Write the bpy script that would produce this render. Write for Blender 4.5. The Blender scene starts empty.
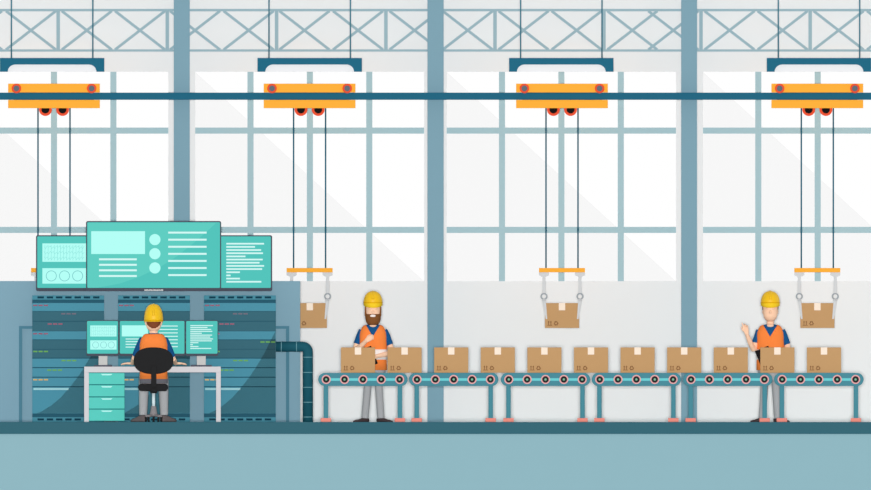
import bpy, bmesh, math
from mathutils import Vector, Matrix

# ------------------------------------------------------------------ scale
S = 72.0                                   # drawing units per metre
def X(p): return (p - 435.5) / S
def Z(p): return (422.0 - p) / S
col = bpy.context.scene.collection
scene = bpy.context.scene

# depth of each layer of the hall, metres from the front of the desk (+Y runs away from the camera)
Y_EDGE, Y_WALL = -1.40, 3.00
Y_PIL0, Y_PIL1 = 2.38, 2.60
Y_TRUSS = 2.80
Y_RAIL0, Y_RAIL1 = 2.14, 2.38
Y_LOAD = 2.24
Y_PART0, Y_PART1 = 1.35, 1.55
Y_RACK0 = 0.88
Y_CONV0, Y_CONV1 = -0.10, 0.40
Y_STAND = 0.86

# ------------------------------------------------------------------ materials
def lin(c):
    c = c / 255.0
    return c / 12.92 if c <= 0.04045 else ((c + 0.055) / 1.055) ** 2.4
def rgb(c): return (lin(c[0]), lin(c[1]), lin(c[2]), 1.0)
MATS = {}
def mat(name, c, rough=0.75, var=0.02, scale=6.0, metal=0.0, spec=0.02):
    m = bpy.data.materials.new(name); m.use_nodes = True
    nt = m.node_tree; b = nt.nodes['Principled BSDF']
    b.inputs['Roughness'].default_value = rough
    b.inputs['Metallic'].default_value = metal
    b.inputs['Specular IOR Level'].default_value = spec
    if var > 0:
        tc = nt.nodes.new('ShaderNodeTexCoord'); no = nt.nodes.new('ShaderNodeTexNoise')
        no.inputs['Scale'].default_value = scale; no.inputs['Detail'].default_value = 2.0
        mx = nt.nodes.new('ShaderNodeMix'); mx.data_type = 'RGBA'
        base = rgb(c)
        mx.inputs[6].default_value = tuple(v * (1 - var) for v in base[:3]) + (1,)
        mx.inputs[7].default_value = tuple(min(1, v * (1 + var)) for v in base[:3]) + (1,)
        nt.links.new(tc.outputs['Object'], no.inputs['Vector'])
        nt.links.new(no.outputs['Fac'], mx.inputs[0])
        nt.links.new(mx.outputs[2], b.inputs['Base Color'])
    else:
        b.inputs['Base Color'].default_value = rgb(c)
    MATS[name] = m
    return m
def emit(name, c, strength=1.0):
    m = bpy.data.materials.new(name); m.use_nodes = True
    nt = m.node_tree; nt.nodes.clear()
    e = nt.nodes.new('ShaderNodeEmission'); o = nt.nodes.new('ShaderNodeOutputMaterial')
    e.inputs['Color'].default_value = rgb(c); e.inputs['Strength'].default_value = strength
    nt.links.new(e.outputs[0], o.inputs[0]); MATS[name] = m
    return m
def clear(name, t, gloss=0.02, rough=0.05):
    m = bpy.data.materials.new(name); m.use_nodes = True
    nt = m.node_tree; nt.nodes.clear()
    tr = nt.nodes.new('ShaderNodeBsdfTransparent'); tr.inputs['Color'].default_value = tuple(t) + (1,)
    gl = nt.nodes.new('ShaderNodeBsdfGlossy'); gl.inputs['Roughness'].default_value = rough
    mx = nt.nodes.new('ShaderNodeMixShader'); mx.inputs[0].default_value = gloss
    o = nt.nodes.new('ShaderNodeOutputMaterial')
    nt.links.new(tr.outputs[0], mx.inputs[1]); nt.links.new(gl.outputs[0], mx.inputs[2]); nt.links.new(mx.outputs[0], o.inputs[0])
    MATS[name] = m
    return m

mat('wall_paint', (238, 237, 236), 0.9, 0.006, 3)
mat('floor_paint', (148, 187, 196), 0.85, 0.01, 3)
mat('floor_nosing', (56, 103, 116), 0.8, 0.01, 3)
mat('plinth_paint', (142, 181, 191), 0.85, 0.01, 3)
mat('pillar_steel', (127, 163, 178), 0.7, 0.012)
mat('truss_steel', (157, 184, 193), 0.7, 0.01)
mat('mullion_paint', (170, 198, 204), 0.7, 0.01)
mat('partition_paint', (131, 167, 183), 0.85, 0.012)
mat('rail_steel', (35, 101, 127), 0.6, 0.02)
mat('hanger_steel', (35, 104, 130), 0.6, 0.02)
mat('hanger_insert', (240, 241, 243), 0.8, 0.0)
mat('rod_steel', (72, 128, 147), 0.6, 0.0)
mat('crane_yellow', (255, 176, 60), 0.6, 0.01)
mat('wheel_red', (236, 84, 52), 0.6, 0.01)
mat('wheel_hub', (100, 108, 118), 0.6, 0.01)
mat('pulley_black', (22, 20, 20), 0.6, 0.0)
mat('cable_steel', (36, 100, 122), 0.6, 0.0)
mat('grip_grey', (212, 213, 214), 0.6, 0.01)
mat('ring_grey', (160, 167, 172), 0.5, 0.01)
mat('cardboard', (198, 155, 108), 0.9, 0.02, 14)
mat('tape', (254, 234, 214), 0.7, 0.0)
mat('print_brown', (138, 98, 64), 0.9, 0.0)
mat('conduit_paint', (82, 131, 149), 0.7, 0.01)
mat('duct_paint', (33, 91, 106), 0.6, 0.02)
mat('duct_seam', (110, 160, 170), 0.6, 0.0)
mat('conveyor_teal', (77, 140, 154), 0.65, 0.015)
mat('belt_rubber', (72, 134, 146), 0.85, 0.01)
mat('conveyor_stripe', (112, 208, 212), 0.6, 0.0)
mat('roller_pink', (240, 172, 172), 0.6, 0.0)
mat('roller_black', (46, 44, 46), 0.6, 0.0)
mat('roller_pin', (126, 190, 160), 0.6, 0.0)
mat('foot_coral', (243, 146, 132), 0.7, 0.01)
mat('desk_white', (217, 213, 216), 0.7, 0.008)
mat('drawer_teal', (96, 208, 195), 0.65, 0.01)
mat('drawer_carcass', (44, 128, 130), 0.7, 0.01)
mat('drawer_pull', (190, 248, 242), 0.5, 0.0)
mat('rack_body', (44, 92, 110), 0.75, 0.01)
mat('rack_light', (78, 145, 165), 0.7, 0.01)
mat('rack_dark', (60, 106, 120), 0.7, 0.01)
mat('rack_vent', (74, 139, 157), 0.7, 0.01)
mat('rack_slot', (22, 60, 76), 0.8, 0.0)
mat('rack_bar', (160, 208, 214), 0.5, 0.0)
mat('bezel', (76, 80, 92), 0.5, 0.0)
mat('stand_grey', (206, 206, 204), 0.6, 0.0)
mat('stand_base', (92, 92, 106), 0.6, 0.0)
mat('skin', (255, 210, 178), 0.7, 0.006)
mat('vest_orange', (255, 140, 68), 0.8, 0.01)
mat('vest_band', (255, 246, 240), 0.7, 0.0)
mat('shirt_blue', (28, 88, 142), 0.85, 0.02)
mat('trouser_grey', (177, 177, 179), 0.9, 0.01)
mat('belt_grey', (106, 107, 114), 0.8, 0.0)
mat('shoe_brown', (84, 70, 72), 0.6, 0.02)
mat('shoe_taupe', (108, 98, 98), 0.6, 0.02)
mat('hat_yellow', (247, 196, 24), 0.45, 0.01, spec=0.3)
mat('hat_brim', (250, 208, 44), 0.45, 0.0)
mat('hat_trim', (222, 166, 12), 0.5, 0.0)
mat('hair_brown', (132, 74, 48), 0.9, 0.03, 40)
mat('beard_brown', (132, 84, 47), 0.95, 0.04, 40)
mat('mouth_white', (250, 240, 236), 0.6, 0.0)
mat('chair_black', (40, 40, 41), 0.75, 0.02)
mat('chair_side', (56, 57, 58), 0.75, 0.02)
mat('lift_chrome', (226, 240, 244), 0.35, 0.0)
mat('base_grey', (146, 140, 142), 0.6, 0.0)
mat('board_black', (28, 26, 28), 0.6, 0.0)
emit('screen_sheen', (96, 206, 194)); emit('screen_deep', (84, 197, 188))
emit('screen_bright', (180, 255, 246)); emit('screen_text', (212, 250, 246))
emit('screen_ring', (118, 196, 196)); emit('screen_grid', (140, 226, 218))
emit('led_red', (152, 98, 118)); emit('led_dim', (114, 112, 126)); emit('led_green', (106, 166, 90)); emit('led_orange', (208, 172, 108))
clear('window_glass', (1, 1, 1), 0.0)
clear('window_glare', (0.966, 0.966, 0.966), 0.0)
clear('rack_sheen', (0.895, 0.868, 0.86), 0.0)

# ------------------------------------------------------------------ mesh builder
class MB:
    def __init__(s): s.bm = bmesh.new(); s.mi = 0; s.mats = None
    def face(s, vs):
        try:
            f = s.bm.faces.new(vs); f.material_index = s.mi; return f
        except ValueError: return None
    def box(s, x0, x1, y0, y1, z0, z1):
        v = [s.bm.verts.new((x, y, z)) for z in (z0, z1) for y in (y0, y1) for x in (x0, x1)]
        for q in ((0, 2, 3, 1), (4, 5, 7, 6), (0, 1, 5, 4), (2, 6, 7, 3), (0, 4, 6, 2), (1, 3, 7, 5)):
            s.face([v[i] for i in q])
        return s
    def pb(s, px0, py0, px1, py1, y0, y1):          # box by its front outline
        return s.box(X(px0), X(px1), y0, y1, Z(py1), Z(py0))
    def prism(s, pts, y0, y1):                       # outline in drawing units, extruded in depth
        a = [s.bm.verts.new((X(p), y0, Z(q))) for p, q in pts]
        b = [s.bm.verts.new((X(p), y1, Z(q))) for p, q in pts]
        n = len(pts); s.face(a); s.face(b[::-1])
        for i in range(n): s.face([a[i], b[i], b[(i + 1) % n], a[(i + 1) % n]])
        return s
    def disc(s, px, py, r, y0, y1, seg=32, r_in=0.0):  # round plate or annulus facing the front, r in drawing units
        c = [(math.cos(2 * math.pi * i / seg), math.sin(2 * math.pi * i / seg)) for i in range(seg)]
        if r_in <= 0: return s.prism([(px + r * a, py + r * b) for a, b in c], y0, y1)
        L = [[s.bm.verts.new((X(px + q * a), y, Z(py + q * b))) for a, b in c] for q, y in ((r, y0), (r_in, y0), (r_in, y1), (r, y1))]
        for k in range(4):
            A, B = L[k], L[(k + 1) % 4]
            for i in range(seg): s.face([A[i], A[(i + 1) % seg], B[(i + 1) % seg], B[i]])
        return s
    def bar(s, p, q, w, y0, y1):                     # flat bar between two outline points
        dx, dy = q[0] - p[0], q[1] - p[1]; L = math.hypot(dx, dy); nx, ny = -dy / L * w / 2, dx / L * w / 2
        return s.prism([(p[0] + nx, p[1] + ny), (q[0] + nx, q[1] + ny), (q[0] - nx, q[1] - ny), (p[0] - nx, p[1] - ny)], y0, y1)
    def rings(s, L, cap=True):
        R = [[s.bm.verts.new(p) for p in r] for r in L]; n = len(R[0])
        for A, B in zip(R, R[1:]):
            for i in range(n): s.face([A[i], A[(i + 1) % n], B[(i + 1) % n], B[i]])
        if cap: s.face(R[0][::-1]); s.face(R[-1])
        return s
    def tube(s, pts, rad, seg=14):                   # round limb, radius per point, metres
        pts = [Vector(p) for p in pts]
        if not hasattr(rad, '__len__'): rad = [rad] * len(pts)
        t0 = (pts[1] - pts[0]).normalized(); u = t0.orthogonal().normalized(); L = []
        for i, p in enumerate(pts):
            t = (pts[min(i + 1, len(pts) - 1)] - pts[max(i - 1, 0)]).normalized()
            u = (u - t * u.dot(t)).normalized(); v = t.cross(u)
            L.append([p + (u * math.cos(2 * math.pi * k / seg) + v * math.sin(2 * math.pi * k / seg)) * rad[i] for k in range(seg)])
        return s.rings(L)
    def ball(s, c, rx, ry, rz, seg=20, lat=12, cut=None):
        L = []
        for j in range(lat + 1):
            a = -math.pi / 2 + math.pi * j / lat; a = max(min(a, 1.55), -1.55)
            L.append([(c[0] + rx * math.cos(a) * math.cos(2 * math.pi * k / seg), c[1] + ry * math.cos(a) * math.sin(2 * math.pi * k / seg), c[2] + rz * math.sin(a)) for k in range(seg)])
        return s.rings(L)
    def loft(s, R, seg=48, ex=2.3, cap=True):        # R: (cx, cy, z, rx, ry)
        L = []
        for cx, cy, z, rx, ry in R:
            r = []
            for k in range(seg):
                a = 2 * math.pi * k / seg; c, d = math.cos(a), math.sin(a)
                r.append((cx + rx * math.copysign(abs(c) ** (2 / ex), c), cy + ry * math.copysign(abs(d) ** (2 / ex), d), z))
            L.append(r)
        return s.rings(L, cap)

def rrect(x0, y0, x1, y1, r, seg=5):
    P = []
    for cx, cy, a0 in ((x1 - r, y0 + r, -90), (x1 - r, y1 - r, 0), (x0 + r, y1 - r, 90), (x0 + r, y0 + r, 180)):
        for k in range(seg + 1):
            a = math.radians(a0 + 90 * k / seg); P.append((cx + r * math.cos(a), cy + r * math.sin(a)))
    return P

def origin_of(parent):
    o = Vector((0, 0, 0))
    while parent is not None: o += parent.location; parent = parent.parent
    return o
def obj(name, mb, m, parent=None, bevel=0.0, smooth=False, seg=2):
    bmesh.ops.recalc_face_normals(mb.bm, faces=mb.bm.faces[:])
    me = bpy.data.meshes.new(name)
    bmesh.ops.translate(mb.bm, verts=mb.bm.verts[:], vec=-origin_of(parent))
    mb.bm.to_mesh(me); mb.bm.free()
    for k in (m if isinstance(m, (list, tuple)) else [m]): me.materials.append(MATS[k])
    o = bpy.data.objects.new(name, me); col.objects.link(o); o.parent = parent
    if smooth:
        for p in me.polygons: p.use_smooth = True
    if bevel > 0:
        b = o.modifiers.new('edge', 'BEVEL'); b.width = bevel; b.segments = seg; b.limit_method = 'ANGLE'; b.angle_limit = 0.7
    return o
def remeshed(name, mb, m, parent, voxel=0.008, smooth_it=4):
    bmesh.ops.recalc_face_normals(mb.bm, faces=mb.bm.faces[:])
    me = bpy.data.meshes.new('rough')
    bmesh.ops.translate(mb.bm, verts=mb.bm.verts[:], vec=-origin_of(parent))
    mb.bm.to_mesh(me); mb.bm.free()
    t = bpy.data.objects.new('rough', me); col.objects.link(t)
    r = t.modifiers.new('r', 'REMESH'); r.mode = 'VOXEL'; r.voxel_size = voxel
    if smooth_it:
        q = t.modifiers.new('s', 'SMOOTH'); q.iterations = smooth_it; q.factor = 0.5
    dg = bpy.context.evaluated_depsgraph_get(); dg.update()
    nm = bpy.data.meshes.new_from_object(t.evaluated_get(dg)); nm.name = name
    bpy.data.objects.remove(t); bpy.data.meshes.remove(me)
    nm.materials.clear(); nm.materials.append(MATS[m])
    for p in nm.polygons: p.use_smooth = True
    o = bpy.data.objects.new(name, nm); col.objects.link(o); o.parent = parent
    return o
def tag(o, label=None, cat=None, group=None, kind=None):
    if label: o['label'] = label
    if cat: o['category'] = cat
    if group: o['group'] = group
    if kind: o['kind'] = kind
    return o
def thing(name, label, cat, loc, group=None):
    o = bpy.data.objects.new(name, None); col.objects.link(o); o.location = loc
    o.empty_display_size = 0.1
    return tag(o, label, cat, group)
def copy_tree(o, parent=None):
    c = o.copy(); col.objects.link(c); c.parent = parent
    for ch in [k for k in ORDER[o.name]] if o.name in ORDER else list(o.children):
        copy_tree(ch, c)
    return c
ORDER = {}
def dup(root, dx, label, dz=0.0):
    c = copy_tree(root); c.location = root.location + Vector((dx, 0, dz)); c['label'] = label
    return c

# ------------------------------------------------------------------ the setting
XL, XR, ZT = -7.6, 7.6, 6.7
m = MB(); m.box(XL, XR, Y_EDGE, Y_WALL + 0.2, -0.03, 0.0)
tag(obj('floor', m, 'floor_paint'), kind='structure')
EDGE = MB(); EDGE.box(XL, XR, Y_EDGE - 0.03, Y_EDGE, Z(434), 0.0); EDGE.box(XL, XR, Y_EDGE, Y_WALL + 0.2, Z(434), -0.03)
tag(obj('trim_1', EDGE, 'floor_nosing'), kind='structure')
m = MB(); m.box(XL, XR, Y_EDGE - 0.012, Y_WALL + 0.2, -1.5, Z(434))
tag(obj('wall_front', m, 'plinth_paint'), kind='structure')

WIN = [(-60.7, 168.3), (195.2, 424.1), (446.7, 676.0), (703.0, 932.0)]
WT, WB = 71.8, 281.2
m = MB()
m.box(XL, XR, Y_WALL, Y_WALL + 0.2, 0, Z(WB)); m.box(XL, XR, Y_WALL, Y_WALL + 0.2, Z(WT), ZT)
edges = [XL] + [X(v) for w in WIN for v in w] + [XR]
for a, b in zip(edges[0::2], edges[1::2]): m.box(a, b, Y_WALL, Y_WALL + 0.2, Z(WB), Z(WT))
tag(obj('wall_back', m, 'wall_paint'), kind='structure')
for i, (a, b) in enumerate(WIN):
    root = MB()
    for k in range(3):
        c = a + 55.25 + 59.4 * k + 0.05
        root.pb(c - 3.05, WT, c + 3.05, WB, Y_WALL + 0.01, Y_WALL + 0.07)
    for c in (130.6, 229.9): root.pb(a, c - 3.05, b, c + 3.05, Y_WALL + 0.012, Y_WALL + 0.068)
    w = obj('window_%d' % (i + 1), root, 'mullion_paint'); tag(w, kind='structure')
    g = MB(); g.pb(a, WT, b, WB, Y_WALL + 0.08, Y_WALL + 0.09); obj('pane', g, 'window_glass', w)
    f = MB(); f.prism([(a, WT), (a, WB), (b, WB)], Y_WALL + 0.10, Y_WALL + 0.103); obj('glare_sheet', f, 'window_glare', w)  # added sheet: diagonal glare on the glass, put in as a grey tint
for a, b in ((173.8, 189.7), (427.5, 443.6), (681.2, 697.0)):
    m = MB(); m.box(X(a), X(b), Y_PIL0, Y_PIL1, 0, ZT)
    for s_ in (X(a), X(b) - 0.012): m.box(s_, s_ + 0.012, Y_PIL1, Y_PIL1 + 0.05, 0, ZT)
    tag(obj('pillar', m, 'pillar_steel'), kind='structure')
m = MB(); m.box(XL, X(300.2), Y_PART0, Y_PART1, 0, Z(281))
tag(obj('wall_partition', m, 'partition_paint', bevel=0.004), kind='structure')
m = MB(); m.box(XL, XR, Y_RAIL0, Y_RAIL1 + 0.22, ZT - 0.35, ZT)
tag(obj('ceiling_beam', m, 'pillar_steel'), kind='structure')

# ------------------------------------------------------------------ roof trusses
def truss(x0, x1, posts, xs, label, yy):
    t = thing('roof_truss', label, 'roof truss', (X((x0 + x1) / 2), yy, Z(51)), 'lattice trusses under the roof')
    for a, b in ((8.9, 11.3), (49.4, 51.6)):
        m = MB(); m.pb(x0, a, x1, b, yy - 0.03, yy + 0.03); obj('top_chord' if a < 20 else 'bottom_chord', m, 'truss_steel', t)
    for p in posts:
        m = MB(); m.pb(p - 1.75, 11.3, p + 1.75, 49.4, yy - 0.025, yy + 0.025); obj('post', m, 'truss_steel', t)
    for c in xs:
        m = MB(); m.bar((c - 25, 11), (c + 25, 49.7), 2.7, yy - 0.022, yy - 0.002); obj('brace', m, 'truss_steel', t)
        m = MB(); m.bar((c - 25, 49.7), (c + 25, 11), 2.7, yy + 0.002, yy + 0.022); obj('brace', m, 'truss_steel', t)
truss(-106, 660, [-51, 58.2, 167.3, 276.6, 385.9, 495, 603.9], [-78, -23, 30.9, 86.8, 140, 195, 248.6, 304.4, 358, 414.5, 467.7, 523.5, 576.6, 632.3],
      'long pale blue lattice truss under the roof, ending at the third pillar', Y_TRUSS)
truss(646, 983, [701, 810.2, 919.5], [673.3, 729.5, 782.6, 838.6, 892], 'shorter pale blue lattice truss starting behind the third pillar', Y_TRUSS + 0.08)

# ------------------------------------------------------------------ crane rail, hangers, hoists
m = MB(); m.box(XL, XR, Y_RAIL0, Y_RAIL1, Z(99.8), Z(92.6))
r = obj('crane_rail', m, 'rail_steel', bevel=0.006)
tag(r, 'long dark teal crane rail running past all the pillars below the trusses', 'crane rail')

def hanger(c, label):
    t = thing('rail_hanger', label, 'hanger', (X(c), Y_LOAD, Z(71.8)), 'dark teal hangers above the hoists')
    arc = []
    for k in range(9):
        a = math.radians(90 * k / 8); arc.append((c + 36.6 + 7.8 * math.sin(a), 71.8 - 7.3 * math.cos(a)))
    m = MB(); m.prism([(c - 52.2, 58), (c + 52.2, 58), (c + 52.2, 71.8)] + arc[::-1] + [(2 * c - p, q) for p, q in arc] + [(c - 52.2, 71.8)], Y_LOAD - 0.14, Y_LOAD + 0.14)
    obj('yoke', m, 'hanger_steel', t)
    m = MB(); m.prism(arc + [(2 * c - p, q) for p, q in arc[::-1]], Y_LOAD - 0.10, Y_LOAD + 0.10); obj('insert', m, 'hanger_insert', t)
    for s_ in (-40.7, 40.7):
        m = MB(); m.tube([(X(c + s_), Y_LOAD, Z(58.3)), (X(c + s_), Y_LOAD, ZT - 0.34)], 0.0095, 12); obj('rod', m, 'rod_steel', t, smooth=True)
    return t
h = hanger(309.7, 'dark teal rail hanger above the hoist that hangs behind the grey-blue partition')
dup(h, (52.1 - 309.7) / S, 'dark teal rail hanger above the hoist over the big wall monitors')
dup(h, (561.3 - 309.7) / S, 'dark teal rail hanger above the hoist whose box hangs between the pillars')
dup(h, (819.0 - 309.7) / S, 'dark teal rail hanger above the last hoist, past the beardless worker')

def hoist(c, label):
    t = thing('overhead_hoist', label, 'hoist', (X(c), Y_LOAD, Z(320)), 'yellow overhead hoists on the rail')
    y0, y1 = Y_LOAD - 0.15, Y_LOAD + 0.15
    m = MB(); m.pb(c - 45.9, 83.6, c + 45.9, 92.5, y0, y1); obj('upper_beam', m, 'crane_yellow', t, bevel=0.004)
    m = MB(); m.pb(c - 45.9, 99.9, c + 45.9, 108.2, y0, y1); obj('lower_beam', m, 'crane_yellow', t, bevel=0.004)
    m = MB(); m.pb(c - 40, 84, c + 40, 108, y1 - 0.005, y1 + 0.04); obj('back_plate', m, 'crane_yellow', t)
    for s_ in (-37.6, 37.6):
        m = MB(); m.disc(c + s_, 88.4, 4.8, y0 - 0.04, y0 + 0.01); w = obj('wheel', m, 'wheel_red', t, bevel=0.004)
        m = MB(); m.disc(c + s_, 88.4, 2.9, y0 - 0.052, y0 - 0.03); obj('hub', m, 'wheel_hub', w)
    for s_ in (-8.6, 8.6):
        m = MB(); m.disc(c + s_, 109.5, 6.5, Y_LOAD - 0.10, Y_LOAD - 0.05); m.disc(c + s_, 109.5, 6.5, Y_LOAD + 0.05, Y_LOAD + 0.10); m.disc(c + s_, 109.5, 5.2, Y_LOAD - 0.06, Y_LOAD + 0.06)
        w = obj('pulley', m, 'wheel_red', t)
        m = MB(); m.disc(c + s_, 109.5, 3.95, Y_LOAD - 0.112, Y_LOAD + 0.11); obj('hub', m, 'pulley_black', w)
    for s_ in (-16, 16):
        m = MB(); m.tube([(X(c + s_), Y_LOAD, Z(107.5)), (X(c + s_), Y_LOAD, Z(268.4))], 0.011, 12); obj('cable', m, 'cable_steel', t, smooth=True)
    m = MB(); m.pb(c - 23, 268, c + 23, 272.3, Y_LOAD - 0.06, Y_LOAD + 0.06); obj('spreader_bar', m, 'crane_yellow', t, bevel=0.003)
    for s_ in (-1, 1):
        a = c + 18 * s_
        m = MB(); m.prism([(a - 5.1, 272.3), (a + 5.1, 272.3), (a + 5.1, 275.2), (a + 2.4, 276.6), (a - 2.4, 276.6), (a - 5.1, 275.2)], Y_LOAD - 0.045, Y_LOAD + 0.045)
        g = obj('gripper', m, 'grip_grey', t)
        m = MB(); m.pb(a - 1.6, 276.4, a + 1.6, 293.4, Y_LOAD - 0.02, Y_LOAD + 0.02); obj('rod', m, 'grip_grey', g)
        m = MB(); m.disc(a, 296.4, 3.5, Y_LOAD - 0.022, Y_LOAD + 0.022, r_in=2.15); obj('ring', m, 'ring_grey', g)
        # claw: a pair of fingers straddling the box corner, front and back
        for y in (Y_LOAD - 0.195, Y_LOAD + 0.175):
            m = MB(); m.prism([(a - 1.7, 299.4), (a + 1.7, 299.4), (a + 0.9 - 2.4 * s_, 319), (a - 0.7 - 2.4 * s_, 319)], y, y + 0.02); obj('claw', m, 'grip_grey', g)
        m = MB(); m.pb(a - 1.7, 298.8, a + 1.7, 300.6, Y_LOAD - 0.195, Y_LOAD + 0.195); obj('crosspiece', m, 'grip_grey', g)
    return t
h = hoist(562, 'yellow overhead hoist holding the box that hangs alone between two pillars')
dup(h, (54 - 562) / S, 'yellow overhead hoist whose load is hidden behind the big monitors')
dup(h, (309.6 - 562) / S, 'yellow overhead hoist lowering a box behind the end of the partition')
dup(h, (817.3 - 562) / S, 'yellow overhead hoist above the last conveyor, past the beardless worker')

# ------------------------------------------------------------------ cardboard boxes
def recycle(mb, cx, cy, r, y0, y1):                  # three chasing arrows in a triangle
    P = [(cx, cy - r), (cx + r * 0.95, cy + r * 0.72), (cx - r * 0.95, cy + r * 0.72)]
    for i in range(3):
        a, b = Vector(P[i]), Vector(P[(i + 1) % 3]); d = b - a
        p, q = a + d * 0.14, a + d * 0.62
        mb.bar(tuple(p), tuple(q), r * 0.36, y0, y1)
        n = Vector((-d.y, d.x)).normalized() * r * 0.42; tip = a + d * 0.90
        mb.prism([tuple(q + n), tuple(tip), tuple(q - n)], y0, y1)
def carton(c, top, bot, ymid, dep, label, group):
    t = thing('cardboard_box', label, 'box', (X(c), ymid, Z(bot)), group)
    y0, y1 = ymid - dep / 2, ymid + dep / 2
    m = MB(); m.pb(c - 17.1, top + 0.25, c + 17.1, bot, y0, y1); obj('carton', m, 'cardboard', t, bevel=0.003)
    for a, b in ((y0, ymid - 0.002), (ymid + 0.002, y1)):
        m = MB(); m.pb(c - 17.1, top, c + 17.1, top + 0.3, a, b); obj('flap', m, 'cardboard', t)
    m = MB(); m.pb(c - 3.2, top - 0.08, c + 3.2, top + 0.02, y0 - 0.003, y1 + 0.003); m.pb(c - 3.2, top - 0.06, c + 3.2, top + 7.2, y0 - 0.003, y0 + 0.001); m.pb(c - 3.2, top - 0.06, c + 3.2, top + 7.2, y1 - 0.001, y1 + 0.003)
    obj('tape', m, 'tape', t)
    m = MB(); b0 = bot - 7.3
    for k in (0, 2.3):
        x = c - 13.4 + k
        m.bar((x, b0 + 1.2), (x, b0 + 4.2), 0.7, y0 - 0.0025, y0 + 0.001); m.prism([(x - 0.95, b0 + 1.6), (x, b0), (x + 0.95, b0 + 1.6)], y0 - 0.0025, y0 + 0.001)
    m.bar((c - 14.6, b0 + 4.6), (c - 9.8, b0 + 4.6), 0.6, y0 - 0.0025, y0 + 0.001)
    obj('arrow_mark', m, 'print_brown', t)
    m = MB(); recycle(m, c - 5.9, b0 + 2.3, 2.5, y0 - 0.0025, y0 + 0.001); obj('recycling_mark', m, 'print_brown', t)
    return t
BELT_TOP = 372.9
B0 = 358.0
bx = carton(B0, 347.4, BELT_TOP - 0.15, 0.15, 0.36, 'cardboard box hiding the waist of the bearded worker, first on the conveyor line', 'cardboard boxes on the conveyors')
for i, lb in enumerate((
        "cardboard box at the bearded worker's elbow, across the gap after the first conveyor",
        'cardboard box in front of the second pillar, on the second conveyor',
        'cardboard box across the gap between the second and third conveyors',
        'cardboard box in the middle of the third conveyor, below the box hanging between the pillars',
        'cardboard box across the gap between the third and fourth conveyors',
        'cardboard box in the middle of the fourth conveyor',
        'cardboard box in front of the third pillar, across the gap after the fourth conveyor',
        'cardboard box on the fifth conveyor, under the raised hand of the beardless worker',
        'cardboard box hiding the waist of the beardless worker',
        'cardboard box alone on the sixth and last conveyor, below a hanging box')):
    dup(bx, 46.6 * (i + 1) / S, lb)
hb = carton(562, 303.1, 328, Y_LOAD, 0.34, 'cardboard box hanging from a hoist in mid-air between two pillars', 'cardboard boxes hanging from the hoists')
dup(hb, (309.8 - 562) / S, 'cardboard box hanging half hidden behind the end of the partition')
dup(hb, (817.4 - 562) / S, 'cardboard box hanging from the hoist beside the beardless worker')

# ------------------------------------------------------------------ conveyors
def conveyor(s0, label):
    t = thing('roller_conveyor', label, 'conveyor', (X(s0 + 44.7), (Y_CONV0 + Y_CONV1) / 2, 0), 'roller conveyors in one line')
    w, ya, yb = 89.4, Y_CONV0, Y_CONV1
    def cap(in_, seg=14):
        r = 6.55 - in_; P = []
        for cx, a0 in ((s0 + w - 6.55, -90), (s0 + 6.55, 90)):
            for k in range(seg + 1):
                a = math.radians(a0 + 180 * k / seg); P.append((cx + r * math.cos(a), 379.45 + r * math.sin(a)))
        return P
    m = MB(); m.prism(cap(0.0), ya + 0.03, yb - 0.03); obj('belt', m, 'belt_rubber', t)
    for a, b in ((ya, ya + 0.028), (yb - 0.028, yb)):
        m = MB(); m.prism(cap(0.05), a, b); f = obj('side_frame', m, 'conveyor_teal', t, bevel=0.003)
        if a == ya:
            m = MB(); m.pb(s0 + 8, 378.2, s0 + 81.4, 380.8, ya - 0.004, ya + 0.004); obj('stripe', m, 'conveyor_stripe', f)
    for k in range(5):
        cx = s0 + 8.0 + 18.35 * k
        m = MB(); m.disc(cx, 379.45, 4.55, ya - 0.012, ya + 0.004, r_in=3.2); rr = obj('roller', m, 'roller_pink', t)
        m = MB(); m.disc(cx, 379.45, 3.3, ya - 0.018, ya + 0.004); obj('bearing', m, 'roller_black', rr)
        m = MB(); m.disc(cx, 379.45, 1.15, ya - 0.026, ya + 0.004, 16); obj('axle', m, 'roller_pin', rr)
    for lx in (7.7, 81.7):
        for y in (ya + 0.04, yb - 0.04):
            m = MB(); m.box(X(s0 + lx - 2.3), X(s0 + lx + 2.3), y - 0.028, y + 0.028, 0.02, Z(384)); lg = obj('leg', m, 'conveyor_teal', t, bevel=0.004)
            m = MB(); m.box(X(s0 + lx - 5.25), X(s0 + lx + 5.25), y - 0.05, y + 0.05, 0.0, Z(418.1)); obj('foot', m, 'foot_coral', lg, bevel=0.004)
    return t
cv = conveyor(318.2, 'teal roller conveyor first of the line, between the dark pipe and the second conveyor')
for s0, lb in ((409.0, 'teal roller conveyor passing in front of the second pillar, second of the line'),
               (500.8, 'teal roller conveyor below the box hanging between the pillars, third of the line'),
               (591.7, 'teal roller conveyor ending just before the third pillar, fourth of the line'),
               (683.0, 'teal roller conveyor between third pillar and beardless worker, fifth of the line'),
               (774.2, 'teal roller conveyor at the far end of the line, past the beardless worker')):
    dup(cv, (s0 - 318.2) / S, lb)

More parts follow.
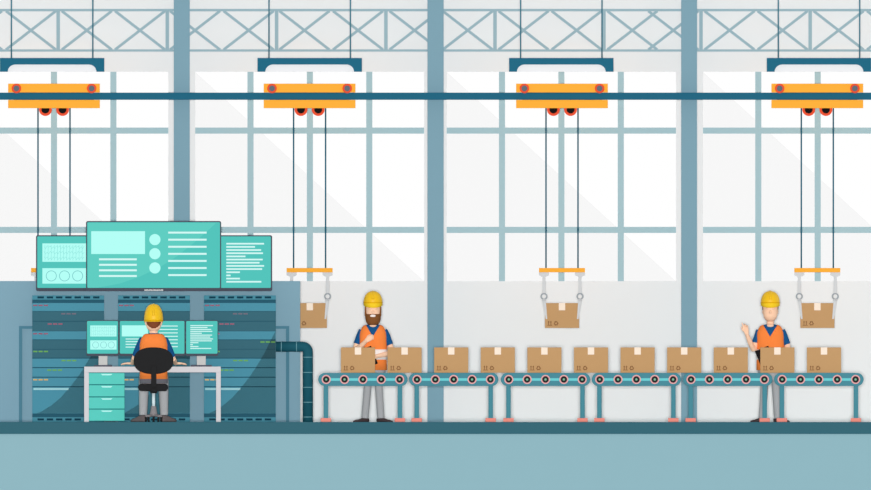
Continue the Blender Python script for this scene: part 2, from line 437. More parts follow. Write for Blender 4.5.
# ------------------------------------------------------------------ server racks, conduits, duct
def rack(x0, label):
    t = thing('server_rack', label, 'server rack', (X(x0 + 36), 1.1, 0), 'tall server racks against the partition')
    x1 = x0 + 71.8; yf = Y_RACK0
    m = MB(); m.pb(x0, 295.4, x1, 422, yf, Y_PART0 - 0.005); obj('cabinet', m, 'rack_body', t)
    for a, b in ((295.4, 299.6), (417.2, 421.9)):
        m = MB(); m.pb(x0, a, x1, b, yf - 0.014, yf + 0.004); v = obj('vent_panel', m, 'rack_vent', t)
        m = MB(); c = 297.4 if a < 300 else 419.4
        for k in range(7): m.pb(x0 + 5.2 + 9.25 * k, c - 1.0, x0 + 11.6 + 9.25 * k, c + 1.0, yf - 0.017, yf + 0.003)
        obj('slot', m, 'rack_slot', v)
    rows = [(303, 311, 'rack_light', 'led_red', 0), (311.4, 320.9, 'rack_dark', 'led_dim', 28), (321.6, 331, 'rack_dark', 'led_red', 14.5), (331.3, 339.4, 'rack_light', 'led_red', 0),
            (340, 349, 'rack_dark', 'led_green', 55.5), (349.5, 357.7, 'rack_dark', 'led_green', 0), (358.6, 367.1, 'rack_light', 'led_green', 28.3), (368.1, 376.7, 'rack_light', 'led_green', 14), (377.7, 386.2, 'rack_light', 'led_orange', 0)]
    for a, b, mm, led, off in rows:
        m = MB(); m.pb(x0, a, x1, b, yf - 0.016, yf + 0.004); u = obj('server_unit', m, mm, t)
        m = MB(); cy = a + (2.4 if a < 340 else 2.0)
        for k in range(3): m.pb(x0 + 0.9 + off + 5.3 * k, cy - 0.7, x0 + 5.1 + off + 5.3 * k, cy + 0.7, yf - 0.02, yf - 0.01)
        obj('indicator_light', m, led, u)
    m = MB(); m.pb(x0, 387.2, x1, 413.5, yf - 0.016, yf + 0.004); d = obj('lower_door', m, 'rack_light', t)
    m = MB(); m.pb(x0 + 1.2, 388, x0 + 36.3, 390, yf - 0.03, yf - 0.01); obj('handle', m, 'rack_bar', d)
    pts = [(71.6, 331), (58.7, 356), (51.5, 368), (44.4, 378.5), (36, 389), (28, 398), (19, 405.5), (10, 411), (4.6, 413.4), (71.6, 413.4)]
    m = MB(); m.prism([(x0 + p, q) for p, q in pts], yf - 0.040, yf - 0.034); obj('sheen_sheet', m, 'rack_sheen', t)  # added sheet: darker side of a reflected sheen across the rack front
    return t
rk = rack(32.3, 'teal server rack behind the drawer end of the desk')
dup(rk, (118.1 - 32.3) / S, 'teal server rack behind the seated worker, middle one of three')
dup(rk, (204.0 - 32.3) / S, 'teal server rack whose side meets the dark pipe')

m = MB(); m.pb(19.0, 326, 32.4, 328.8, Y_PART0 - 0.05, Y_PART0); m.pb(19.0, 328.8, 22.2, 422, Y_PART0 - 0.05, Y_PART0)
tag(obj('cable_conduit', m, 'conduit_paint'), 'thin blue conduit bending down beside the rack at the drawer end of the desk', 'conduit', 'conduits on the partition')
m = MB(); m.pb(275.7, 326, 289.2, 328.8, Y_PART0 - 0.05, Y_PART0); m.pb(286, 328.8, 289.2, 422, Y_PART0 - 0.05, Y_PART0)
tag(obj('cable_conduit', m, 'conduit_paint'), 'thin blue conduit bending down behind the dark pipe', 'conduit', 'conduits on the partition')

t = thing('drain_pipe', 'thick dark teal jointed pipe bending from the rack down to the floor', 'pipe', (X(308), 1.08, 0))
yp, rp = 1.08, 0.07
P = [(275.9, 346.7)]
for k in range(7):
    a = math.radians(90 * k / 6); P.append((302.6 + 5.2 * math.sin(a), 351.9 - 5.2 * math.cos(a)))
P.append((307.85, 422))
m = MB(); m.tube([(X(a), yp, Z(b)) for a, b in P], 5.15 / S, 28); obj('pipe', m, 'duct_paint', t, smooth=True)
for px_ in (281.3, 296.5):
    m = MB(); m.tube([(X(px_ - 0.35), yp, Z(346.7)), (X(px_ + 0.35), yp, Z(346.7))], 5.3 / S, 28); obj('joint', m, 'duct_seam', t)
for py_ in (357.2, 372.4, 387.3, 402.2, 417):
    m = MB(); m.tube([(X(307.85), yp, Z(py_ - 0.35)), (X(307.85), yp, Z(py_ + 0.35))], 5.3 / S, 28); obj('joint', m, 'duct_seam', t)

# ------------------------------------------------------------------ screens
def layout_wave(t, q, e, yf, k):                     # chart of waves and three round gauges
    m = MB(); m.pb(*q(5.4, 7.4), *q(49.2, 25.8), yf - 0.004, yf); c = obj('chart_panel', m, 'screen_bright', t)
    m = MB()
    for i in range(13):
        a = q(8 + i * 3.1, 9); b = q(8 + i * 3.1, 24.5); m.bar(a, b, 0.4 * k, yf - 0.006, yf - 0.003)
    for r_ in range(3):
        pts = [q(7 + i * 1.55, 11 + r_ * 5.5 + (1.6 if i % 2 else -1.2) * (1 if (i * 7 + r_) % 3 else 0.3)) for i in range(27)]
        for a, b in zip(pts, pts[1:]): m.bar(a, b, 0.35 * k, yf - 0.006, yf - 0.003)
    obj('waveform', m, 'screen_grid', c)
    m = MB(); m.pb(*q(5.4, 32.2), *q(49.2, 47.6), yf - 0.004, yf); c = obj('gauge_panel', m, 'screen_bright', t)
    for gx in (14.3, 27.5, 40.6):
        a = q(gx, 39.9); m = MB(); m.disc(a[0], a[1], 5.4 * k, yf - 0.006, yf - 0.003, r_in=4.75 * k); obj('gauge', m, 'screen_ring', c)
def layout_report(t, q, e, yf, k):                   # picture block, captions, three dots, seven lines
    m = MB(); m.pb(*q(5.2, 10.2), *q(59, 33), yf - 0.004, yf); obj('picture_panel', m, 'screen_bright', t)
    m = MB()
    for y in (38.3, 43.8, 49.3, 55): m.pb(*q(13, y - 0.95), *q(50.8, y + 0.95), yf - 0.004, yf)
    obj('caption_text', m, 'screen_text', t)
    for y in (18.6, 32.7, 46.9):
        a = q(68.9, y); m = MB(); m.disc(a[0], a[1], 5.6 * k, yf - 0.004, yf); obj('dot', m, 'screen_bright', t)
    m = MB()
    for i in range(7): m.pb(*q(82.2, 11.6 + 7.08 * i - 0.95), *q(120.6, 11.6 + 7.08 * i + 0.95), yf - 0.004, yf)
    obj('list_text', m, 'screen_text', t)
ENDS = (37.8, 28.7, 34.8, 36.7, 19.2, 36.4, 33.2, 37.8, 35.8, 13.6, 4.3, 13.6, 35)
def layout_code(t, q, e, yf, k):                     # thirteen lines of unequal length
    m = MB()
    for i, w in enumerate(ENDS): m.pb(*q(4.3, 7.7 + 3.17 * i - 0.8), *q(4.3 + w, 7.7 + 3.17 * i + 0.8), yf - 0.004, yf)
    obj('code_text', m, 'screen_text', t)
def display(name, box, frame, yf, dep, lay, org, k, label, cat, group, sheen_shape=None, loc=None):
    x0, y0, x1, y1 = box; fx0, fy0, fx1, fy1 = frame
    t = thing(name, label, cat, loc or (X((fx0 + fx1) / 2), yf + dep, Z(fy1)), group)
    m = MB(); m.prism(rrect(fx0, fy0, fx1, fy1, 1.9), yf, yf + dep); obj('casing', m, 'bezel', t)
    m = MB(); m.prism(rrect(x0, y0, x1, y1, 1.0), yf - 0.004, yf + 0.004)
    sc = None
    if sheen_shape:
        m.mi = 1; m.prism(sheen_shape, yf - 0.0055, yf - 0.003)  # lighter upper-left shape, a diagonal sheen painted into the screen colour
        sc = obj('screen', m, ['screen_deep', 'screen_sheen'], t)
    else: sc = obj('screen', m, ['screen_deep'], t)
    q = lambda a, b: (org[0] + a * k, org[1] + b * k)
    lay(sc, q, None, yf - 0.006, k)
    return t
G1, G2 = 'big status screens above the racks', 'monitors on the desk'
YM = 1.08
big = display('wall_monitor', (87.2, 222.2, 220, 287.9), (86, 221, 221.2, 291.2), YM, 0.07, layout_report, (86, 221), 1.0,
        'biggest teal wall screen in the middle, with one picture block and three dots', 'monitor', G1,
        sheen_shape=[(88, 223), (216, 223), (203, 235), (190, 246), (175, 257.5), (160, 267), (140, 276.5), (120, 283.5), (98, 287.6), (88, 287.8)])
m = MB(); m.pb(144.3, 289.5, 163.2, 290.8, YM - 0.004, YM + 0.004); obj('sensor_strip', m, 'stand_grey', big)
m = MB(); m.pb(140, 283, 168, 290.5, YM + 0.06, Y_PART0 + 0.002); obj('wall_bracket', m, 'bezel', big)
l_ = display('wall_monitor', (37.3, 236.4, 110, 287.9), (36, 235.2, 111, 291.2), YM + 0.09, 0.06, layout_wave, (37, 236), 1.0,
        'teal wall screen with wave chart and three gauges, tucked behind the biggest screen', 'monitor', G1)
m = MB(); m.pb(52, 283, 76, 290.5, YM + 0.14, Y_PART0 + 0.002); obj('wall_bracket', m, 'bezel', l_)
r_ = display('wall_monitor', (196, 236.4, 270.8, 287.9), (195, 235.2, 272.2, 291.2), YM + 0.09, 0.06, layout_code, (222, 236), 1.0,
        'teal wall screen filled with text lines, tucked behind the biggest screen', 'monitor', G1)
m = MB(); m.pb(230, 283, 258, 290.5, YM + 0.14, Y_PART0 + 0.002); obj('wall_bracket', m, 'bezel', r_)

YD = 0.42
DESK = 366.6
def stand(t, c, w, bw):
    m = MB(); m.pb(c - w, 352, c + w, DESK - 1.0, YD + 0.04, YD + 0.07); obj('neck', m, 'stand_grey', t)
    m = MB(); m.pb(c - bw, DESK - 1.6, c + bw, DESK - 0.02, YD - 0.06, YD + 0.14); obj('stand_base', m, 'stand_base', t, bevel=0.004)
a = display('desk_monitor', (87, 321, 118, 353.6), (86.4, 320.3, 118.9, 356), YD, 0.04, layout_wave, (87.0, 321), 0.6,
        'small teal desk monitor showing a wave chart and three gauges', 'monitor', G2, loc=(X(103), YD + 0.03, Z(DESK)))
stand(a, 103, 4.4, 9)
b = display('desk_monitor', (119.9, 321, 184.4, 353.6), (119.3, 320.3, 185.2, 356), YD + 0.0, 0.04, layout_report, (119.3, 320.4), 0.485,
        'widest desk monitor, half hidden behind the seated worker', 'monitor', G2, loc=(X(152), YD + 0.03, Z(DESK)))
stand(b, 152, 4.4, 11)
c = display('desk_monitor', (186.2, 321, 217.5, 353.6), (185.6, 320.3, 218.2, 356), YD, 0.04, layout_code, (187.7, 321), 0.6,
        'small teal desk monitor filled with lines of text', 'monitor', G2, loc=(X(201.4), YD + 0.03, Z(DESK)))
stand(c, 201.3, 4.4, 10.5)

# ------------------------------------------------------------------ desk
t = thing('office_desk', 'pale office desk with teal drawers, in front of the racks', 'desk', (X(152.5), 0.35, 0))
D0, D1 = 0.05, 0.68
m = MB(); m.pb(84.2, DESK, 220.8, 372.4, D0, D1); obj('desktop', m, 'desk_white', t, bevel=0.003)
for lx in (84.2, 216.1):
    m = MB(); m.pb(lx, 372.4, lx + 4.7, 422, D0 + 0.005, D1 - 0.005); obj('leg', m, 'desk_white', t, bevel=0.003)
m = MB(); m.pb(88.9, 372.4, 124.6, 421, D0 + 0.03, D1 - 0.02); cab = obj('drawer_cabinet', m, 'drawer_carcass', t)
for k in range(4):
    y = 373.0 + 12.2 * k
    m = MB(); m.pb(89.0, y, 124.5, y + 11.2, D0 + 0.01, D0 + 0.03); d = obj('drawer', m, 'drawer_teal', cab, bevel=0.002)
    m = MB(); m.prism([(100.8, y + 0.9), (112.6, y + 0.9), (110.8, y + 2.3), (102.6, y + 2.3)], D0 - 0.006, D0 + 0.012); obj('handle', m, 'drawer_pull', d)

# ------------------------------------------------------------------ office chair
YC = -0.42
t = thing('office_chair', 'black swivel office chair seating the worker at the desk', 'chair', (X(153.6), YC, 0))
def sup(cx, cy, rx, ry, e, n=48):
    return [(cx + rx * math.copysign(abs(math.cos(2 * math.pi * k / n)) ** (2 / e), math.cos(2 * math.pi * k / n)),
             cy + ry * math.copysign(abs(math.sin(2 * math.pi * k / n)) ** (2 / e), math.sin(2 * math.pi * k / n))) for k in range(n)]
yb = YC - 0.255
m = MB(); m.prism(sup(153.5, 360.7, 19.9, 13.4, 2.35), yb, yb + 0.06); obj('backrest', m, 'chair_black', t, bevel=0.02, seg=4)
m = MB(); m.pb(151.1, 366, 156.4, 387, yb - 0.025, yb + 0.012); m.box(X(151.1), X(156.4), yb - 0.025, YC + 0.05, Z(391.5), Z(389)); obj('back_post', m, 'chair_black', t, bevel=0.006)
m = MB(); m.prism(rrect(138.0, 383.7, 168.2, 391.2, 3.6), YC - 0.24, YC + 0.24); obj('seat', m, 'chair_black', t, bevel=0.012, seg=3)
m = MB(); m.pb(150.0, 391, 157.2, 393.2, YC - 0.06, YC + 0.06); obj('mechanism', m, 'chair_black', t)
m = MB(); m.tube([(X(153.6), YC, Z(393.2)), (X(153.6), YC, Z(407))], 1.6 / S, 20); obj('gas_lift', m, 'lift_chrome', t, smooth=True)
m = MB(); m.loft([(X(153.6), YC, Z(415.5), 4.0 / S, 4.0 / S), (X(153.6), YC, Z(406), 2.4 / S, 2.4 / S)], 24, 2.0); obj('base_column', m, 'base_grey', t)
for k in range(5):
    a = math.radians(90 + 72 * k); e = (X(153.6) + 0.115 * math.cos(a), YC + 0.16 * math.sin(a))
    m = MB(); m.tube([(X(153.6), YC, Z(414.8)), (e[0], e[1], Z(416.3))], [0.02, 0.014], 10); lg = obj('base_arm', m, 'base_grey', t)
    m = MB(); m.disc(0, 0, 0.1, 0, 0.1, 8); m.bm.clear()
    m.tube([(e[0] - 0.014, e[1], 0.036), (e[0] + 0.014, e[1], 0.036)], 0.036, 16); obj('caster', m, 'chair_black', lg)

# ------------------------------------------------------------------ people
def hand(mb, w, d, s, n, curl, thumb=0.5, k=1.0, spread=0.10):
    """palm and five fingers: w wrist, d along the palm, s towards the thumb, n the side the fingers close to; curl per finger in degrees per joint"""
    d = Vector(d).normalized(); n = (Vector(n) - d * Vector(n).dot(d)).normalized(); s_ = d.cross(n)
    if s_.dot(Vector(s)) < 0: s_ = -s_
    s = s_; w = Vector(w)
    offs = (0.027, 0.009, -0.009, -0.026); lens = (0.072, 0.082, 0.076, 0.060)
    for i in range(4):
        kn = w + (d * (0.085 - 0.005 * abs(i - 1)) + s * offs[i]) * k
        mb.tube([w + s * offs[i] * 0.7 * k - d * 0.01, w + (d * 0.045 + s * offs[i] * 0.95) * k, kn], [0.014 * k, 0.0155 * k, 0.0115 * k], 10)
        dirv = (d + s * spread * (1.5 - i)).normalized(); p = kn.copy(); pts = [p.copy()]
        ax = dirv.cross(n).normalized(); cur = dirv.copy()
        for j, f in enumerate((0.45, 0.31, 0.24)):
            cur = Matrix.Rotation(math.radians(curl[i] * (0.8 if j == 0 else 1.0)), 3, ax) @ cur
            p = p + cur * lens[i] * f * k; pts.append(p.copy())
        mb.tube(pts, [0.0108 * k, 0.0098 * k, 0.009 * k, 0.0068 * k], 10)
    b = w + (d * 0.022 + s * 0.024) * k; t1 = b + (d * 0.028 + s * 0.026 + n * 0.012 * thumb) * k
    t2 = t1 + (d * 0.030 + s * (0.012 - 0.014 * thumb) + n * 0.016 * thumb) * k; t3 = t2 + (d * 0.022 - s * 0.008 * thumb + n * 0.012 * thumb) * k
    mb.tube([w + d * 0.01 * k, b, t1, t2, t3], [0.014 * k, 0.0145 * k, 0.0122 * k, 0.0105 * k, 0.007 * k], 10)

def hat_front(t, c, top, face):                      # worn hard hat; face = -1 towards the camera, +1 away
    y = t.location.y
    rx = 9.6 / S; ry = 0.152; low = top + (11.8 if face < 0 else 16.6); hgt = (low - top) / S
    m = MB(); R = []
    for j in range(13):
        a = math.pi / 2 * j / 12; r_ = max(math.cos(a), 0.03) ** (0.86 if face < 0 else 0.72)
        R.append((X(c), y, Z(low) + hgt * math.sin(a), rx * r_, ry * r_))
    m.loft(R, 40, 2.05); h = obj('hard_hat', m, 'hat_yellow', t, smooth=True)
    m = MB()                                          # rim band and peak
    n = 48; L = [[], [], [], []]
    for k in range(n):
        a = 2 * math.pi * k / n; cx_, sy = math.cos(a), math.sin(a); fr = max(0.0, sy * face)
        drop = (4.8 if face < 0 else 1.2) * (0.45 + 0.55 * fr)
        if face > 0: drop = 0.9 + 3.0 * fr
        out = 1.0 + 0.03 + 0.16 * fr ** 1.5
        L[0].append((X(c) + rx * 0.99 * cx_, y + ry * 0.99 * sy, Z(low) + 0.004)); L[1].append((X(c) + rx * 1.0 * cx_, y + ry * (out if fr > 0 else 1.03) * sy, Z(low + drop)))
        L[2].append((X(c) + rx * 0.95 * cx_, y + ry * (out - 0.05) * sy, Z(low + drop + 0.25))); L[3].append((X(c) + rx * 0.9 * cx_, y + ry * 0.9 * sy, Z(low) - 0.01))
    m.rings(L, False); obj('brim', m, 'hat_brim' if face < 0 else 'hat_yellow', h, smooth=True)
    m = MB(); m.loft([(X(c), y, Z(low + 0.35), rx * 1.012, ry * 1.02), (X(c), y, Z(low - 0.35), rx * 1.012, ry * 1.02)], 40, 2.05); obj('rim_line', m, 'hat_trim', h)
    m = MB(); pts = []
    for j in range(-8, 9):
        a = math.radians(j * 9.2); pts.append((X(c), y + ry * 0.99 * math.sin(a), Z(low) + (hgt - 0.013) * (math.cos(a) ** 0.9)))
    m.tube(pts, 0.02, 10); obj('ridge', m, 'hat_yellow', h, smooth=True)
    return h

def head_loft(m, c, top, chin, y, rx=7.4, jaw=1.0):
    H = chin - top
    prof = [(1.0, 2.2 * jaw), (0.975, 4.0 * jaw), (0.92, 5.5 * jaw), (0.84, 6.6 * (0.6 + 0.4 * jaw)), (0.72, 7.2), (0.55, 7.4), (0.40, 7.4), (0.25, 7.1), (0.12, 5.8), (0.04, 3.6), (0.0, 1.2)]
    m.loft([(X(c), y + (0.0 if f < 0.8 else -0.02), Z(top + H * f), r * rx / 7.4 / S, r / 7.4 * 0.118) for f, r in prof], 28, 2.2)

VR = [(325.4, 7.6), (326.4, 9.6), (327.8, 10.5), (329.6, 11.6), (332, 12.7), (336, 13.3), (344, 13.3), (352, 13.2), (360, 13.2), (370.2, 13.4)]
def vest(t, c, y, dy=0.0, front=-1, ry=0.135, stop=370.2):
    m = MB(); R = []
    for py, r in VR:
        f = min(1.0, 0.62 + (py - 325.4) / 16.0)
        R.append((X(c), y, Z(py + dy), r / S, ry * f))
    R[-1] = (X(c), y, Z(stop), 13.4 / S, ry)
    m.loft(R, 72, 2.5, cap=False); bm = m.bm
    if front < 0:                                     # V neck
        apex = Vector((X(c - 0.2), 0, Z(336.6 + dy)))
        for s in (-1, 1):
            q = Vector((X(c + s * 7.4), 0, Z(324.6 + dy))); d = q - apex; nrm = Vector((d.z, 0, -d.x))
            bmesh.ops.bisect_plane(bm, geom=bm.verts[:] + bm.edges[:] + bm.faces[:], plane_co=apex, plane_no=nrm, dist=1e-6)
        kill = []
        for f in bm.faces:
            q = f.calc_center_median()
            if q.y < y and q.z > apex.z and abs(q.x - apex.x) < (q.z - apex.z) * (7.4 / 12.0): kill.append(f)
        bmesh.ops.delete(bm, geom=kill, context='FACES')
    o = obj('safety_vest', m, 'vest_orange', t, smooth=True)
    so = o.modifiers.new('cloth', 'SOLIDIFY'); so.thickness = 0.008; so.offset = 1
    m = MB(); a, b = 349.4 + dy, 359.6 + dy
    m.loft([(X(c), y, Z(b), 13.2 / S + 0.011, ry + 0.012), (X(c), y, Z((a + b) / 2), 13.2 / S + 0.011, ry + 0.012), (X(c), y, Z(a), 13.2 / S + 0.011, ry + 0.012)], 72, 2.5, cap=False)
    ob = obj('reflective_band', m, 'vest_band', o, smooth=True); so = ob.modifiers.new('cloth', 'SOLIDIFY'); so.thickness = 0.004; so.offset = -1
    return o
def torso_rings(c, y, dy, shrink, ry=0.118, stop=369):
    R = []
    for py, r in [(324.4, 5.6), (325.0, 7.0)] + VR[1:]:
        f = min(1.0, 0.62 + (py - 325.4) / 16.0)
        R.append((X(c), y, Z(min(py + dy, stop)), (r - shrink) / S, ry * f))
    return R
def shoe(t, heel, toe, y0, y1, mm, h=4.2):
    """heel and toe in drawing units, y0/y1 their depth"""
    A = Vector((X(heel), y0, 0)); B = Vector((X(toe), y1, 0)); d = B - A; L = d.length; d.normalize(); s = Vector((-d.y, d.x, 0))
    m = MB(); R = []
    for f, w, hh in ((0.0, 0.018, 0.03), (0.04, 0.033, h / S * 0.93), (0.2, 0.038, h / S), (0.42, 0.04, h / S * 0.92), (0.62, 0.045, h / S * 0.66), (0.82, 0.042, h / S * 0.5), (0.95, 0.028, h / S * 0.36), (1.0, 0.012, 0.014)):
        p = A + d * L * f; r = []
        for k in range(16):
            a = 2 * math.pi * k / 16; cc, ss = math.cos(a), math.sin(a)
            zz = hh * 0.5 + hh * 0.5 * math.copysign(abs(ss) ** (0.45 if ss < 0 else 0.8), ss)
            r.append(p + s * w * math.copysign(abs(cc) ** 0.8, cc) + Vector((0, 0, zz)))
        R.append(r)
    m.rings(R); return obj('shoe', m, mm, t, smooth=True)

def worker(c, label, beard):
    y = Y_STAND
    t = thing('person', label, 'person', (X(c), y, 0), 'workers standing behind the conveyors')
    def q(dx, py, dy=0.0): return Vector((X(c + dx), y + dy, Z(py)))
    legs = ((-5.2, -5.7, -8.1), (5.8, 6.0, 7.9)) if beard else ((-5.9, -6.1, -8.2), (5.4, 5.5, 7.4))
    b = MB()
    chin = 324.4 if beard else 321.3
    head_loft(b, c, 292.6, chin, y, 7.4 if beard else 7.5, 1.0 if beard else 1.0)
    b.ball(q(0, 312.2, -0.115), 0.017, 0.022, 0.026)                    # nose
    for s in (-1, 1):
        b.ball(q(s * 7.4, 312.0, 0.01), 0.010, 0.024, 0.026)            # ears
        b.ball(q(s * 3.0, 308.6, -0.112), 0.02, 0.012, 0.012)           # brow
    b.tube([q(0, 331, 0.01), q(0, 318, 0.015)], [0.056, 0.048], 20)     # neck
    b.ball(q(0, 325.6, -0.062), 3.6 / S, 0.04, 1.9 / S)                 # throat in the shirt opening
    b.loft([(X(c), y, Z(375), 10.5 / S, 0.09), (X(c), y, Z(355), 10.8 / S, 0.09), (X(c), y, Z(335), 11.4 / S, 0.095), (X(c), y, Z(328), 8 / S, 0.07)], 28, 2.3)
    for h_, k_, f_ in legs: b.tube([q(h_, 372), q(k_, 392), q(f_, 417)], [0.065, 0.042, 0.036], 14)
    sh = MB(); sh.loft(torso_rings(c, y, 0, 0.75), 40, 2.45)
    if beard:
        LA = [q(-10.6, 332, 0.0), q(-16.0, 344, -0.02), q(-18.0, 349.6, -0.05)]          # upper arm; forearm folded across the chest
        b.tube(LA, [0.045, 0.042, 0.038]); b.tube([LA[2], q(-11.5, 345.8, -0.15), q(-6.2, 340.2, -0.205)], [0.037, 0.036, 0.027])
        hand(b, q(-6.4, 340.4, -0.205), (1.0, -0.02, 0.62), (-0.5, 0, 1), (0.1, 1, -0.25), (38, 44, 50, 55), 0.8, 0.95)
        sh.tube([q(-10.0, 330.8), q(-12.6, 336), q(-16.2, 344.2, -0.02)], [0.062, 0.058, 0.050])
        RA = [q(10.8, 332, 0), q(16.8, 344.5, -0.01), q(19.6, 353.4, -0.06)]
        b.tube(RA, [0.045, 0.042, 0.038]); b.tube([RA[2], q(11, 354.6, -0.20), q(2.6, 356.4, -0.232)], [0.037, 0.037, 0.027])
        hand(b, q(2.8, 356.4, -0.232), (-1.0, 0.02, -0.12), (0, 0, 1), (0, 1, 0), (6, 8, 8, 10), 0.1, 0.95)
        sh.tube([q(10.2, 330.8), q(13.2, 336), q(17.2, 345.0, -0.01)], [0.062, 0.057, 0.048])
    else:
        LA = [q(-10.8, 332, 0), q(-14.6, 343, -0.03), q(-16.4, 350.4, -0.07)]
        b.tube(LA, [0.045, 0.040, 0.037]); b.tube([LA[2], q(-20.2, 342.5, -0.13), q(-23.8, 333.4, -0.17)], [0.037, 0.036, 0.0255])
        hand(b, q(-23.7, 332.6, -0.17), (-0.22, -0.04, 1.0), (-1, -0.2, 0), (0.25, -1, 0), (3, 40, 66, 70), 0.35, 1.0)
        sh.tube([q(-10.2, 330.8), q(-12.0, 335), q(-15.4, 343.2, -0.03)], [0.062, 0.054, 0.046])
        RA = [q(11.2, 332, 0), q(16.8, 344.5, -0.01), q(18.4, 353.4, -0.06)]
        b.tube(RA, [0.045, 0.042, 0.038]); b.tube([RA[2], q(10, 356.4, -0.20), q(3.4, 357.8, -0.232)], [0.037, 0.037, 0.027])
        hand(b, q(3.6, 357.8, -0.232), (-1.0, 0.02, -0.1), (0, 0, 1), (0, 1, 0), (6, 8, 8, 10), 0.1, 0.95)
        sh.tube([q(10.6, 330.8), q(13.4, 336), q(17.0, 344.6, -0.01)], [0.062, 0.056, 0.047])
    remeshed('body', b, 'skin', t, 0.0055, 3)
    remeshed('shirt', sh, 'shirt_blue', t, 0.008, 2)
    vest(t, c, y)
    tr = MB(); tr.loft([(X(c), y, Z(381), 9.5 / S, 0.095), (X(c), y, Z(376), 12.2 / S, 0.112), (X(c), y, Z(366), 12.3 / S, 0.118)], 36, 2.4)
    for h_, k_, f_ in legs: tr.tube([q(h_ * 1.05, 374), q(h_, 386), q(k_ + 0.35 * (f_ - k_), 400), q(f_, 418.4)], [0.078, 0.0545, 0.053, 0.051], 20)
    remeshed('trousers', tr, 'trouser_grey', t, 0.009, 3)
    for (h_, k_, f_), s in zip(legs, (-1, 1)): shoe(t, c + f_ - s * 3.4, c + f_ + s * 11.3, y + 0.06, y - 0.13, 'shoe_brown')
    hat_front(t, c, 291.0, -1)
    m = MB()
    if beard: m.loft([(X(c), y + 0.03, Z(313), 7.75 / S, 0.1), (X(c), y + 0.03, Z(303), 7.75 / S, 0.1)], 32, 2.2)
    else: m.loft([(X(c), y + 0.02, Z(309.6), 8.1 / S, 0.1), (X(c), y + 0.02, Z(303), 8.0 / S, 0.1)], 32, 2.2)
    obj('hair', m, 'hair_brown', t, smooth=True)
    if beard:
        m = MB()
        m.loft([(X(c), y - 0.03, Z(325.4), 3.2 / S, 0.06), (X(c), y - 0.03, Z(324.4), 5.3 / S, 0.09), (X(c), y - 0.028, Z(322), 7.0 / S, 0.11), (X(c), y - 0.022, Z(318.5), 7.8 / S, 0.118), (X(c), y - 0.016, Z(315.4), 7.9 / S, 0.12), (X(c), y - 0.008, Z(314.1), 7.85 / S, 0.117), (X(c), y + 0.04, Z(313.6), 7.85 / S, 0.09)], 36, 2.1)
        for s in (-1, 1): m.tube([q(s * 7.0, 316, -0.05), q(s * 7.5, 311.5, -0.045), q(s * 7.6, 306, -0.035)], [0.021, 0.013, 0.009], 10)
        bd = remeshed('beard', m, 'beard_brown', t, 0.006, 2)
        m = MB(); m.ball(q(-0.1, 315.9, -0.128), 2.9 / S, 0.016, 1.4 / S); obj('mouth', m, 'mouth_white', t, smooth=True)
    return t
p1 = worker(373.0, 'bearded worker in orange vest and yellow hard hat standing behind the first conveyor', True)
p2 = worker(770.3, 'beardless worker in orange vest and yellow hard hat raising one finger', False)

def clipboard(P, yy, label):
    t = thing('clipboard', label, 'clipboard', (X(P[0][0]), yy, Z(P[2][1])), 'black clipboards held by the standing workers')
    m = MB(); m.prism(P, yy, yy + 0.012); obj('board', m, 'board_black', t, bevel=0.002)
    a, b = Vector(P[0]), Vector(P[1]); d = b - a; n = (Vector(P[3]) - a).normalized()
    e = [a + d * 0.32 + n * 0.3, a + d * 0.68 + n * 0.3, a + d * 0.68 + n * 2.0, a + d * 0.32 + n * 2.0]
    m = MB(); m.prism([tuple(v) for v in e], yy - 0.008, yy + 0.002); obj('clip', m, 'board_black', t)
clipboard([(357.6, 351.2), (371.0, 345.7), (378.0, 363.4), (364.6, 368.9)], Y_STAND - 0.20, "black clipboard pressed to the bearded worker's belly")
clipboard([(754.8, 351.2), (768.3, 345.7), (775.3, 363.4), (761.9, 368.9)], Y_STAND - 0.20, "black clipboard pressed to the beardless worker's belly")

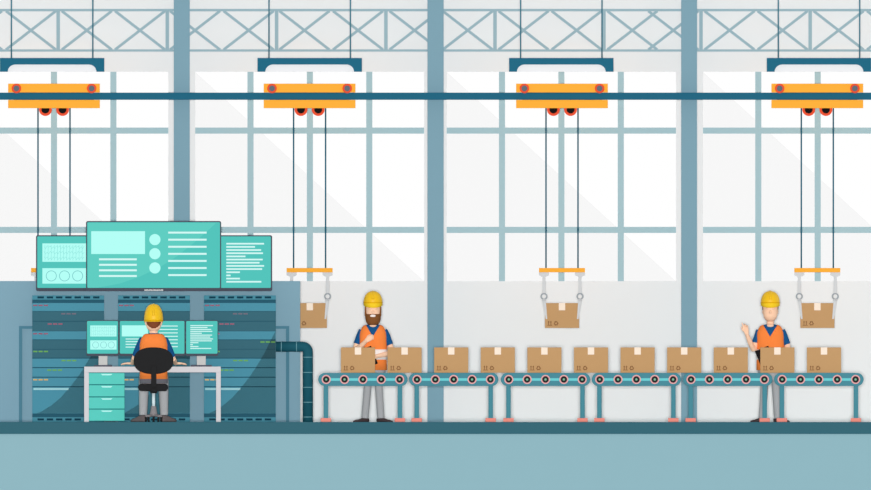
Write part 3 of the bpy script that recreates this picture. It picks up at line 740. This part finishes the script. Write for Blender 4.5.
# seated worker, seen from behind
def seated(c):
    y = YC
    t = thing('person', 'worker sitting at the desk with the back turned, in orange vest and yellow hard hat', 'person', (X(c), y, 0))
    def q(dx, py, dy=0.0): return Vector((X(c + dx), y + dy, Z(py)))
    b = MB()
    head_loft(b, c, 305.5, 331.5, y + 0.03, 7.9, 1.0)
    b.ball(q(0, 320, 0.15), 0.017, 0.02, 0.026)
    for s in (-1, 1): b.ball(q(s * 7.9, 322.6, 0.02), 0.011, 0.026, 0.038)
    b.tube([q(0, 342, 0), q(0, 326, 0.015)], [0.062, 0.055], 20)
    b.loft([(X(c), y, Z(383), 11.5 / S, 0.1), (X(c), y, Z(360), 11.2 / S, 0.09), (X(c), y, Z(345), 11.6 / S, 0.095), (X(c), y, Z(336), 7.5 / S, 0.07)], 28, 2.3)
    for s in (-1, 1):
        b.tube([q(s * 7, 380.5, 0), q(s * 9.5, 380, 0.36), q(s * 10, 384, 0.40), q(s * 10.2, 414, 0.34)], [0.07, 0.055, 0.05, 0.036], 14)
    sh = MB(); sh.loft(torso_rings(c, y, 8.8, 0.75, stop=378.5), 40, 2.45)
    # arms reach forward and outward to the desk
    for s, el, wr, fd in ((-1, q(-19.0, 357.5, 0.16), q(-21.4, 363.4, 0.50), (-1, 0.55, 0.0)), (1, q(19.4, 358.6, 0.16), q(22.0, 363.4, 0.50), (1, 0.6, 0.0))):
        sho = q(s * 11.0, 341.5, 0.0)
        b.tube([sho, (sho + el) / 2, el], [0.047, 0.043, 0.038]); b.tube([el, (el * 0.55 + wr * 0.45), wr], [0.038, 0.036, 0.027])
        hand(b, wr, fd, (0, 1, 0) if s < 0 else (0, 1, 0), (0, 0, -1), (9, 9, 9, 9), 0.2, 1.12)
        sh.tube([q(s * 10.4, 339.8), (sho + el) / 2 + Vector((0, 0, 0.01)), sho * 0.12 + el * 0.88], [0.062, 0.056, 0.049])
    remeshed('body', b, 'skin', t, 0.0055, 3)
    remeshed('shirt', sh, 'shirt_blue', t, 0.008, 2)
    vest(t, c, y, 8.8, 1, 0.135, 379.0)
    m = MB(); m.loft([(X(c), y, Z(383.6), 14.2 / S, 0.135), (X(c), y, Z(378.6), 14.0 / S, 0.135)], 40, 2.5); obj('belt', m, 'belt_grey', t, smooth=False)
    tr = MB(); tr.loft([(X(c), y + 0.02, Z(383.4), 12.0 / S, 0.12), (X(c), y + 0.02, Z(377), 12.2 / S, 0.115)], 36, 2.4)
    for s in (-1, 1): tr.tube([q(s * 7, 377.6, 0.04), q(s * 9.6, 377.8, 0.34), q(s * 9.9, 381, 0.39), q(s * 9.9, 392, 0.385), q(s * 10.5, 415.5, 0.34)], [0.078, 0.072, 0.07, 0.068, 0.056], 20)
    remeshed('trousers', tr, 'trouser_grey', t, 0.009, 3)
    for s in (-1, 1): shoe(t, c + s * 7.6, c + s * 22.4, y + 0.27, y + 0.45, 'shoe_taupe', 6.8)
    hat_front(t, c, 304.0, 1)
    m = MB(); m.loft([(X(c), y + 0.01, Z(328.4), 3.2 / S, 0.11), (X(c), y + 0.01, Z(327), 5.6 / S, 0.122), (X(c), y + 0.01, Z(324.4), 7.0 / S, 0.127), (X(c), y + 0.01, Z(319), 7.7 / S, 0.13)], 32, 2.2); obj('hair', m, 'hair_brown', t, smooth=True)
seated(153.6)

# ------------------------------------------------------------------ light: overcast sky all round plus a frontal sun
w = bpy.data.worlds.new('sky'); scene.world = w; w.use_nodes = True
nt = w.node_tree; bg = nt.nodes['Background']
tc = nt.nodes.new('ShaderNodeTexCoord'); sep = nt.nodes.new('ShaderNodeSeparateXYZ'); mr = nt.nodes.new('ShaderNodeMapRange')
mr.inputs['From Min'].default_value = -0.35; mr.inputs['From Max'].default_value = 0.35
mr.inputs['To Min'].default_value = 0.32; mr.inputs['To Max'].default_value = 1.0
nt.links.new(tc.outputs['Generated'], sep.inputs[0]); nt.links.new(sep.outputs['Y'], mr.inputs['Value'])
bg.inputs['Color'].default_value = (1, 1, 1, 1)
nt.links.new(mr.outputs[0], bg.inputs['Strength'])
sl = bpy.data.lights.new('sun', 'SUN'); sl.energy = 2.22; sl.angle = math.radians(2)
so = bpy.data.objects.new('sun', sl); col.objects.link(so); so.location = (0, -12, 2.46)
so.rotation_euler = (math.radians(90), 0, 0)

# ------------------------------------------------------------------ camera: straight elevation view
cam = bpy.data.cameras.new('camera'); co = bpy.data.objects.new('camera', cam); col.objects.link(co)
cam.type = 'ORTHO'; cam.ortho_scale = 871 / S; cam.clip_end = 100
co.location = (0, -12, Z(245)); co.rotation_euler = (math.radians(90), 0, 0)
scene.camera = co
vs = scene.view_settings
vs.view_transform = 'Standard'; vs.look = 'None'; vs.exposure = 0.0; vs.gamma = 1.0
